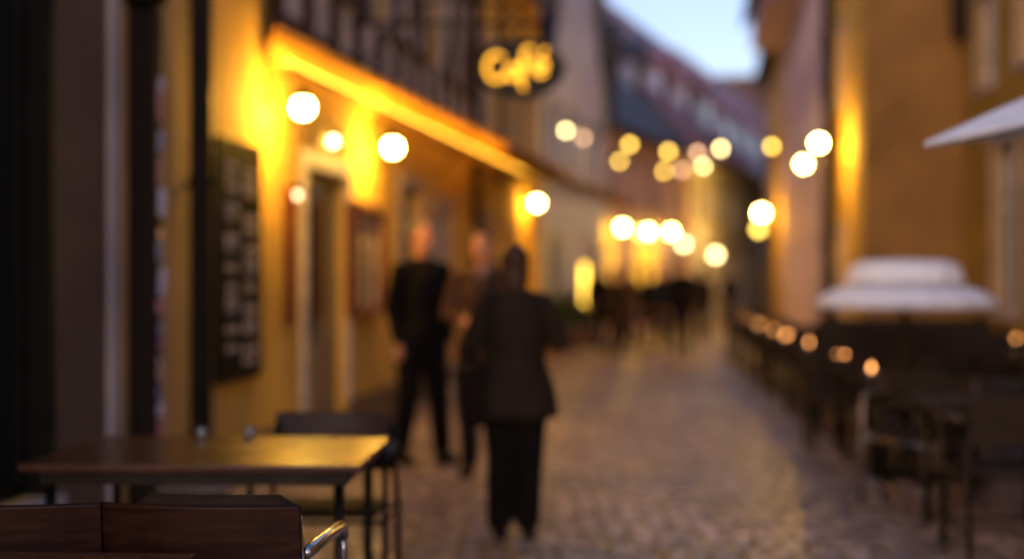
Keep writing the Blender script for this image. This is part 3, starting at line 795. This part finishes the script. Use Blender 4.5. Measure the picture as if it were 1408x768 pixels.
def bench(label, p, L, rz, src=[None]):
    if src[0] is None:
        t = thing('high_back_bench', label, 'bench', p, rz, 'high backed benches on the terrace'); src[0] = t
        MB().box(-L/2,L/2,-.25,.18,.42,.46).build('seat', 'darkwood', t, bevel=.006)
        for k in range(5): MB().box(-L/2+.01,L/2-.01,.19+.012*k,.215+.012*k,.50+.105*k,.585+.105*k).build('back_slat', 'darkwood', t, bevel=.005)
        for x in (-L/2-.03, L/2-.01):
            MB().box(x,x+.04,-.25,-.21,0,.66).build('leg', 'darkwood', t); MB().box(x,x+.04,.20,.24,0,.46).build('leg', 'darkwood', t)
            MB().prism([(x,.215,.46),(x,.255,.46),(x,.31,1.05),(x,.27,1.05)],(.04,0,0)).build('back_post', 'darkwood', t)
            MB().box(x,x+.04,-.27,.25,.66,.70).build('armrest', 'darkwood', t)
    else: dup(src[0], p, rz, label, 'high backed benches on the terrace')
bench('nearer high backed dark bench below the low parasol', (3.25,11.9,0), 1.5, PI-.05)
bench('middle high backed dark bench behind the low parasol', (3.7,13.6,0), 1.5, PI-.12)
bench('farther high backed dark bench beside the brown wall', (4.3,15.6,0), 1.5, PI-.1)
# parasols
def parasol(label, c, z_rim, z_top, half, rz, flat=False, n=8, pole_r=.025, square=True):
    t = thing('parasol', label, 'parasol', (c[0], c[1], 0), rz)
    def ring(r, z, m=32):
        out = []
        for k in range(m):
            a = 2*PI*k/m
            if square:
                q = max(abs(math.cos(a)), abs(math.sin(a))); rr = r/q
            else:
                rr = r*(.965+.035*math.cos(n*a)**2)
            out.append(Vector((rr*math.cos(a), rr*math.sin(a), z)))
        return out
    def shell(name, prof, mname):
        b = MB(); m_ = 32; vs = []
        pr = prof+[(r, z-.006) for r, z in reversed(prof)]
        for r, z in pr: vs += ring(r, z)
        fs = []
        N_ = len(pr)
        for i in range(N_):
            j = (i+1) % N_
            for k in range(m_):
                fs.append((i*m_+k, i*m_+(k+1)%m_, j*m_+(k+1)%m_, j*m_+k))
        return b.add(vs, fs).build(name, mname, t, smooth=False)
    dz = z_top-z_rim
    if flat:
        shell('canopy', [(half, z_rim-.02), (half, z_rim+dz*.04), (half*.93, z_rim+dz*.16), (half*.80, z_rim+dz*.32), (half*.62, z_rim+dz*.42), (half*.45, z_rim+dz*.46)], 'parasol')
        shell('vent_cap', [(half*.65, z_rim+dz*.50), (half*.64, z_rim+dz*.60), (half*.59, z_rim+dz*.86), (half*.46, z_rim+dz*.97), (.02, z_top)], 'parasol')
    else:
        shell('canopy', [(half, z_rim-.015), (half, z_rim), (half*.72, z_rim+dz*.28), (half*.34, z_rim+dz*.62)], 'parasol')
        shell('vent_cap', [(half*.42, z_rim+dz*.58), (half*.40, z_rim+dz*.66), (half*.2, z_rim+dz*.88), (.02, z_top)], 'parasol')
    MB().tube([(0,0,.08),(0,0,z_top-(.02 if flat else -.05))], pole_r, 12).build('pole', 'darkwood', t, smooth=True)
    MB().lathe([(.26,0),(.26,.05),(.06,.09),(.05,.2)], 24).build('base', 'darkmetal', t)
    for k in range(8):
        a = 2*PI*k/8+PI/8
        MB().tube([(0,0,z_rim+dz*.45),(half*.95*math.cos(a),half*.95*math.sin(a),z_rim+dz*.03)], .008, 6).build('rib', 'whiteframe', t)
    if square:
        Tm = Matrix.Translation((0,0,z_rim)) @ Matrix.Rotation(-rz, 4, 'Z') @ Matrix.Rotation(R(-10), 4, 'Y') @ Matrix.Rotation(rz, 4, 'Z') @ Matrix.Translation((0,0,-z_rim))
        for c_ in t.children:
            if c_.name.split('.')[0] in ('canopy', 'vent_cap', 'rib'): c_.data.transform(Tm)
    return t
pc = at(1244, 418, 10.2)
parasol('low white two tier parasol over the terrace seating', (pc.x, pc.y), pc.z, CH+(384.5-357)/F*10.2, .64, 0.0, flat=True, square=False)
tip = at(1264, 198, 6.2)
parasol('large white parasol whose corner enters from the right edge', (tip.x+1.35, tip.y), tip.z+.24, tip.z+.24+.34, .955, PI/4, square=True)

# ------------------------------------------------------------------ plants in pots on the far left
def pot_plant(label, p, h, r, seed):
    random.seed(seed)
    t = thing('potted_shrub', label, 'plant', p)
    MB().lathe([(.16,0),(.2,.3),(.22,.34),(.19,.34)], 18).build('pot', 'terracotta', t)
    MB().tube([(0,0,.3),(.02,0,.5),(0,.01,.35+h*.6)], .018).build('stem', 'darkwood', t)
    f = MB()
    for k in range(700):
        a = random.uniform(0,2*PI); b = math.acos(random.uniform(-1,1)); rr = r*random.random()**.4*(1+.25*math.sin(3*a+seed))
        c = Vector((rr*math.sin(b)*math.cos(a), rr*math.sin(b)*math.sin(a), .4+h/2+rr*math.cos(b)*h/(2*r)))
        e = Vector((random.gauss(0,1),random.gauss(0,1),random.gauss(0,1))).normalized()*.06; g_ = e.cross(Vector((random.gauss(0,1),random.gauss(0,1),1))).normalized()*.025
        f.add([c-e, c+g_, c+e, c-g_], [(0,1,2,3)])
    f.build('foliage', 'leaf', t)
for i, (px, u, h) in enumerate([(760,27,.7),(782,29,.8),(800,30.6,.45)]):
    pot_plant(['round dark potted shrub left of the white house door','taller dark potted shrub against the white house','small potted shrub under the vertical tube lamp'][i], S(u, v_at(px,u)), h, .3, i+1)

# ------------------------------------------------------------------ people
def bone(b, p, q, r0, r1, n=14, fl=1.0, ax=None):
    p, q = Vector(p), Vector(q); d = q-p; L = d.length
    if L < 1e-5: return
    m = max(3, int(L/.05)); pts = [p+d*i/m for i in range(m+1)]
    b.tube(pts, r0, n, True, [r0+(r1-r0)*i/m for i in range(m+1)])
    b.ball(p, r0*.995, n=n); b.ball(q, r1*.995, n=n)
def remesh(b, name, m, parent, vox=.012, smooth=4):
    tmp = b.build('tmp', m)
    md = tmp.modifiers.new('r', 'REMESH'); md.mode = 'VOXEL'; md.voxel_size = vox; md.use_smooth_shade = True
    sm = tmp.modifiers.new('s', 'SMOOTH'); sm.iterations = smooth; sm.factor = .5
    dg = bpy.context.evaluated_depsgraph_get(); ev = tmp.evaluated_get(dg)
    me = bpy.data.meshes.new_from_object(ev); me.name = name
    for p in me.polygons: p.use_smooth = True
    bpy.data.objects.remove(tmp)
    me.materials.clear(); me.materials.append(M[m])
    o = bpy.data.objects.new(name, me); COL.objects.link(o); o.parent = parent
    return o
def person(label, p, rz, H=1.75, J=None, top='blackcloth', legs='jeans', hair='hairbrown', hair_long=False, coat=None, female=False, vox=.012, group=None, bald=False, scarf=None, bulk=1.0):
    """local frame: faces -Y; J overrides joints"""
    t = thing('person', label, 'person', p, rz, group)
    k = H/1.75; sw = .185 if not female else .165
    j = dict(hipL=(-.09,0,.92), hipR=(.09,0,.92), kneeL=(-.10,-.02,.50), kneeR=(.10,-.02,.50), ankL=(-.11,.02,.09), ankR=(.11,.02,.09),
             pel=(0,0,.96), waist=(0,0,1.10), chest=(0,-.005,1.30), neck=(0,.0,1.48), head=(0,-.015,1.635),
             shL=(-sw,0,1.405), shR=(sw,0,1.405), elL=(-sw-.06,.03,1.13), elR=(sw+.06,.03,1.13), wrL=(-sw-.05,-.08,.88), wrR=(sw+.05,-.08,.88))
    j.update(J or {})
    j = {a: Vector(b)*k for a, b in j.items()}
    b = MB()
    hd = j['head']
    b.ball(hd+Vector((0,.01,.02))*k, .077*k, .098*k, .105*k, n=20)
    b.ball(hd+Vector((0,-.02,-.055))*k, .058*k, .070*k, .062*k, n=16)
    b.ball(hd+Vector((0,-.102,-.015))*k, .014*k, .020*k, .022*k, n=8)      # nose
    for s_ in (-1, 1): b.ball(hd+Vector((s_*.078,.01,-.005))*k, .012*k, .02*k, .032*k, n=8)
    bone(b, j['neck']-Vector((0,0,.04)), hd-Vector((0,-.01,.05))*k, .058*k, .052*k)
    bone(b, j['pel'], j['waist'], .13*k, .115*k); bone(b, j['waist'], j['chest'], .115*k, .135*k); bone(b, j['chest'], j['neck'], .12*k, .055*k)
    for s_ in 'LR':
        bone(b, j['neck']-Vector((0,0,.08)), j['sh'+s_]-Vector((0,0,.02)), .045*k, .042*k)
        bone(b, j['sh'+s_]-Vector((0,0,.015)), j['el'+s_], .045*k, .038*k); bone(b, j['el'+s_], j['wr'+s_], .038*k, .027*k)
        bone(b, j['hip'+s_], j['knee'+s_], .085*k, .055*k); bone(b, j['knee'+s_], j['ank'+s_], .052*k, .038*k)
        bone(b, j['pel'], j['hip'+s_], .11*k, .09*k)
        # hand
        dr = (j['wr'+s_]-j['el'+s_]).normalized(); w = j['wr'+s_]
        side = dr.cross(Vector((0,-1,.1))).normalized(); nrm = side.cross(dr).normalized()
        pc_ = w+dr*.045*k
        bone(b, w, w+dr*.075*k, .024*k, .030*k, 8)
        for fi, (off, ln) in enumerate(((-.030,.065),(-.010,.075),(.010,.070),(.030,.055))):
            a_ = w+dr*.085*k+side*off*k; m_ = a_+dr*ln*.55*k-nrm*.006*k; e_ = m_+dr*ln*.4*k-nrm*.018*k
            bone(b, a_, m_, .0095*k, .0088*k, 6); bone(b, m_, e_, .0088*k, .0075*k, 6)
        th_ = w+dr*.035*k-side*.028*k
        bone(b, th_, th_+dr*.04*k-side*.028*k, .0115*k, .010*k, 6)
    body = remesh(b, 'body', 'skin', t, min(vox, .010) if vox < .015 else vox)
    for s_ in (-1, 1):
        MB().ball(hd+Vector((s_*.031,-.080,.012))*k, .011*k, n=10).build('eye', 'eyewhite', body, smooth=True)
    MB().ball(hd+Vector((0,-.087,-.058))*k, .024*k, .008*k, .007*k, n=10).build('mouth', 'lip', body, smooth=True)
    # trousers
    c = MB()
    bone(c, j['pel'], j['waist']-Vector((0,0,.06))*k, .15*k, .13*k)
    for s_ in 'LR':
        bone(c, j['pel'], j['hip'+s_], .125*k, .11*k)
        bone(c, j['hip'+s_], j['knee'+s_], .105*k*bulk, .078*k*bulk); bone(c, j['knee'+s_], j['ank'+s_]+Vector((.006,.008,.02)), .076*k*bulk, .066*k*bulk)
    remesh(c, 'trousers', legs, t, vox)
    # top
    c = MB(); q = (1.0 if not coat else 1.08)*bulk
    bone(c, j['pel']+Vector((0,0,-.02))*k, j['waist'], .160*k*q, .150*k*q); bone(c, j['waist'], j['chest'], .150*k*q, .160*k*q); bone(c, j['chest'], j['neck']-Vector((0,0,.07))*k, .145*k, .075*k)
    for s_ in 'LR':
        bone(c, j['neck']-Vector((0,0,.06))*k, j['sh'+s_]-Vector((0,0,.008))*k, .082*k, .066*k); bone(c, j['chest'], j['sh'+s_]-Vector((0,0,.07))*k, .12*k, .062*k)
        bone(c, j['sh'+s_], j['el'+s_], .064*k, .056*k*bulk); bone(c, j['el'+s_], j['wr'+s_], .056*k*bulk, .044*k)
    if coat:   # flared skirt of the coat down to coat (height)
        zc = coat*k; a_ = j['waist']
        c.lathe([(.21*k*bulk,zc),(.215*k*bulk,zc+.04*k),(.195*k*bulk,.9*k),(.155*k,1.1*k),(.13*k,1.12*k)], 24, (a_.x,a_.y,0), 1.08, .85)
    remesh(c, 'jacket' if not coat else 'coat', top, t, vox)
    # collar
    MB().lathe([(.085*k,0),(.078*k,.03*k),(.070*k,.06*k),(.062*k,.055*k),(.07*k,.0)], 18, j['neck']-Vector((0,0,.045))*k).build('collar', scarf or top, t, smooth=True)
    # shoes
    for s_ in 'LR':
        a_ = j['ank'+s_]; c = MB()
        c.ball((a_.x, a_.y, max(.05*k, a_.z-.03*k)), .05*k, .06*k, .06*k, n=12)
        c.ball((a_.x, a_.y-.09*k, a_.z-.045*k), .045*k, .12*k, .04*k, n=14)
        c.box(a_.x-.04*k, a_.x+.04*k, a_.y-.18*k, a_.y+.05*k, a_.z-.09*k, a_.z-.06*k)
        remesh(c, 'shoe', 'leather', t, .012, 2)
    if not bald:
        c = MB(); c.ball(hd+Vector((0,.028,.040))*k, .088*k, .098*k, .098*k, n=20)
        if hair_long:
            c.ball(hd+Vector((0,.055,-.05))*k, .088*k, .06*k, .13*k, n=18)
            c.ball(hd+Vector((0,.060,-.14))*k, .075*k, .045*k, .10*k, n=16)
        remesh(c, 'hair', hair, t, .012, 2)
    return t, j, k
mp = at(580, 640, 11.0)
person('man in black jacket and dark trousers standing by the cafe wall', (mp.x, mp.y, 0), R(35), 1.86, dict(
    kneeL=(-.13,-.03,.50), kneeR=(.11,-.05,.50), ankL=(-.17,.03,.09), ankR=(.16,-.02,.09), elL=(-.225,.04,1.15), elR=(.225,.04,1.15), wrL=(-.215,-.02,.90), wrR=(.215,-.02,.90)),
    'blackcloth', 'blackcloth', bald=False, hair='hairgrey', vox=.012, bulk=1.08)
wp = at(708, 742, 7.85)
wt, wj, wk = person('woman in dark coat seen from behind, raising both arms', (wp.x, wp.y, 0), PI-.05, 1.61, dict(
    elL=(-.27,-.06,1.17), elR=(.27,-.04,1.16), wrL=(-.10,-.29,1.34), wrR=(.10,-.29,1.34), head=(0,-.03,1.62),
    ankL=(-.085,.02,.09), ankR=(.085,.05,.09), kneeL=(-.085,-.02,.50), kneeR=(.085,-.02,.50)),
    'charcoal', 'blackcloth', hair='hairbrown', hair_long=True, coat=.72, female=True, vox=.012, bulk=1.14)
# phone held by the woman
ph = MB().box(-.075,.075,-.006,.006,-.038,.038).build('phone', 'iron', bevel=.004)
tag(ph, 'dark phone held up in both hands by the woman', 'phone')
ph.location = Vector((wp.x, wp.y, 0)) + Matrix.Rotation(PI-.05,3,'Z') @ Vector((0,-.37*wk,1.41*wk)); ph.rotation_euler = (0,0,PI-.05)
# her shoulder bag
bt = thing('shoulder_bag', 'dark shoulder bag hanging at the left hip of the woman', 'bag', (wp.x-.235, wp.y-.02, 0), .15)
c = MB(); c.box(-.07,.07,-.15,.15,.62,.95); c.build('bag_body', 'blackcloth', bt, bevel=.03)
MB().tube([(0,-.13,.93),(.05,-.10,1.2),(.13,-.02,1.50),(.06,.10,1.2),(0,.13,.93)], .012, 8).build('strap', 'leather', bt, smooth=True)
MB().box(-.078,-.07,-.12,.12,.75,.93).build('flap', 'blackcloth', bt)

p2 = at(664, 655, 10.3)
person('person in brown jacket and greyish scarf facing the camera behind the woman', (p2.x, p2.y, 0), R(-10), 1.76, dict(
    elL=(-.25,-.05,1.16), elR=(.25,-.05,1.16), wrL=(-.12,-.22,1.12), wrR=(.10,-.22,1.16)), 'browncloth', 'jeans', scarf='greypink', hair='hairbrown', vox=.014)
far = [
 (938, 25.5, 1.80, 'man in black walking away down the middle of the street', 'blackcloth', PI-.1, False),
 (911, 29, 1.72, 'person in navy jacket just left of the walking man', 'navy', .5, False),
 (966, 33, 1.70, 'person in dark coat just right of the walking man', 'charcoal', PI, True),
 (889, 28, 1.68, 'person in black coat standing beside the far awning', 'blackcloth', 1.2, True),
 (866, 31, 1.75, 'person in brown jacket in the dark group at the left', 'browncloth', -1.0, False),
 (846, 27, 1.66, 'leftmost person of the dark group under the far lamps', 'charcoal', 2.0, True),
 (822, 29.5, 1.74, 'tall person in black at the wall behind the dark group', 'blackcloth', .3, False),
 (1005, 42, 1.74, 'small distant person at the far end of the street', 'navy', PI, False)]
for i, (px, d, H, lb, tp, rz, co) in enumerate(far):
    q = at(px, 500, d)
    step = .12 if i in (0, 2) else .03
    person(lb, (q.x, q.y, 0), rz, H, dict(kneeL=(-.10,-.02-step,.50), ankL=(-.10,-step,.09), kneeR=(.10,-.02+step*.3,.50), ankR=(.10,.05+step,.09 + (.02 if step > .1 else 0))),
           tp, 'jeans', coat=.62 if co else None, hair_long=co, female=co, vox=.022, group='people far down the street')

# ------------------------------------------------------------------ world, sun, camera
w = bpy.data.worlds.new('World'); SC.world = w; w.use_nodes = True
nt = w.node_tree
sky = nt.nodes.new('ShaderNodeTexSky'); sky.sky_type = 'NISHITA'; sky.sun_disc = False
SUN_EL, SUN_AZ = R(14), R(200)
sky.sun_elevation = SUN_EL; sky.sun_rotation = SUN_AZ; sky.air_density = 1.0; sky.dust_density = 1.5; sky.ozone_density = 2.0
bg = nt.nodes['Background']; bg.inputs['Strength'].default_value = .07
tn = nt.nodes.new('ShaderNodeMix'); tn.data_type = 'RGBA'; tn.blend_type = 'MULTIPLY'; tn.inputs[0].default_value = 1
tn.inputs[7].default_value = (1.09, .925, 1.03, 1)      # dusk tint of the sky
nt.links.new(sky.outputs[0], tn.inputs[6]); nt.links.new(tn.outputs[2], bg.inputs['Color'])
sl_ = bpy.data.lights.new('sun', 'SUN'); sl_.energy = .05; sl_.angle = R(20); sl_.color = (1, .85, .75)
so = bpy.data.objects.new('sun', sl_); COL.objects.link(so)
dv = Vector((math.sin(SUN_AZ)*math.cos(SUN_EL), math.cos(SUN_AZ)*math.cos(SUN_EL), math.sin(SUN_EL)))
so.rotation_euler = dv.to_track_quat('Z', 'Y').to_euler()

cd = bpy.data.cameras.new('camera'); cam = bpy.data.objects.new('camera', cd); COL.objects.link(cam)
cam.location = (0, 0, CH); cam.rotation_euler = (PI/2, 0, 0)
cd.sensor_width = 36; cd.lens = F/1408*36; cd.clip_end = 1000; cd.clip_start = .05
cd.dof.use_dof = True; cd.dof.focus_distance = 3.6; cd.dof.aperture_fstop = cd.lens/1000/.060
SC.camera = cam
vs_ = SC.view_settings; vs_.view_transform = 'Standard'; vs_.look = 'None'; vs_.exposure = 1.7; vs_.gamma = 1; vs_.use_curve_mapping = False
SC.cycles.use_denoising = True
SC.cycles.sample_clamp_indirect = 4
SC.cycles.max_bounces = 6
SC.cycles.use_light_tree = True
SC.cycles.caustics_reflective = True
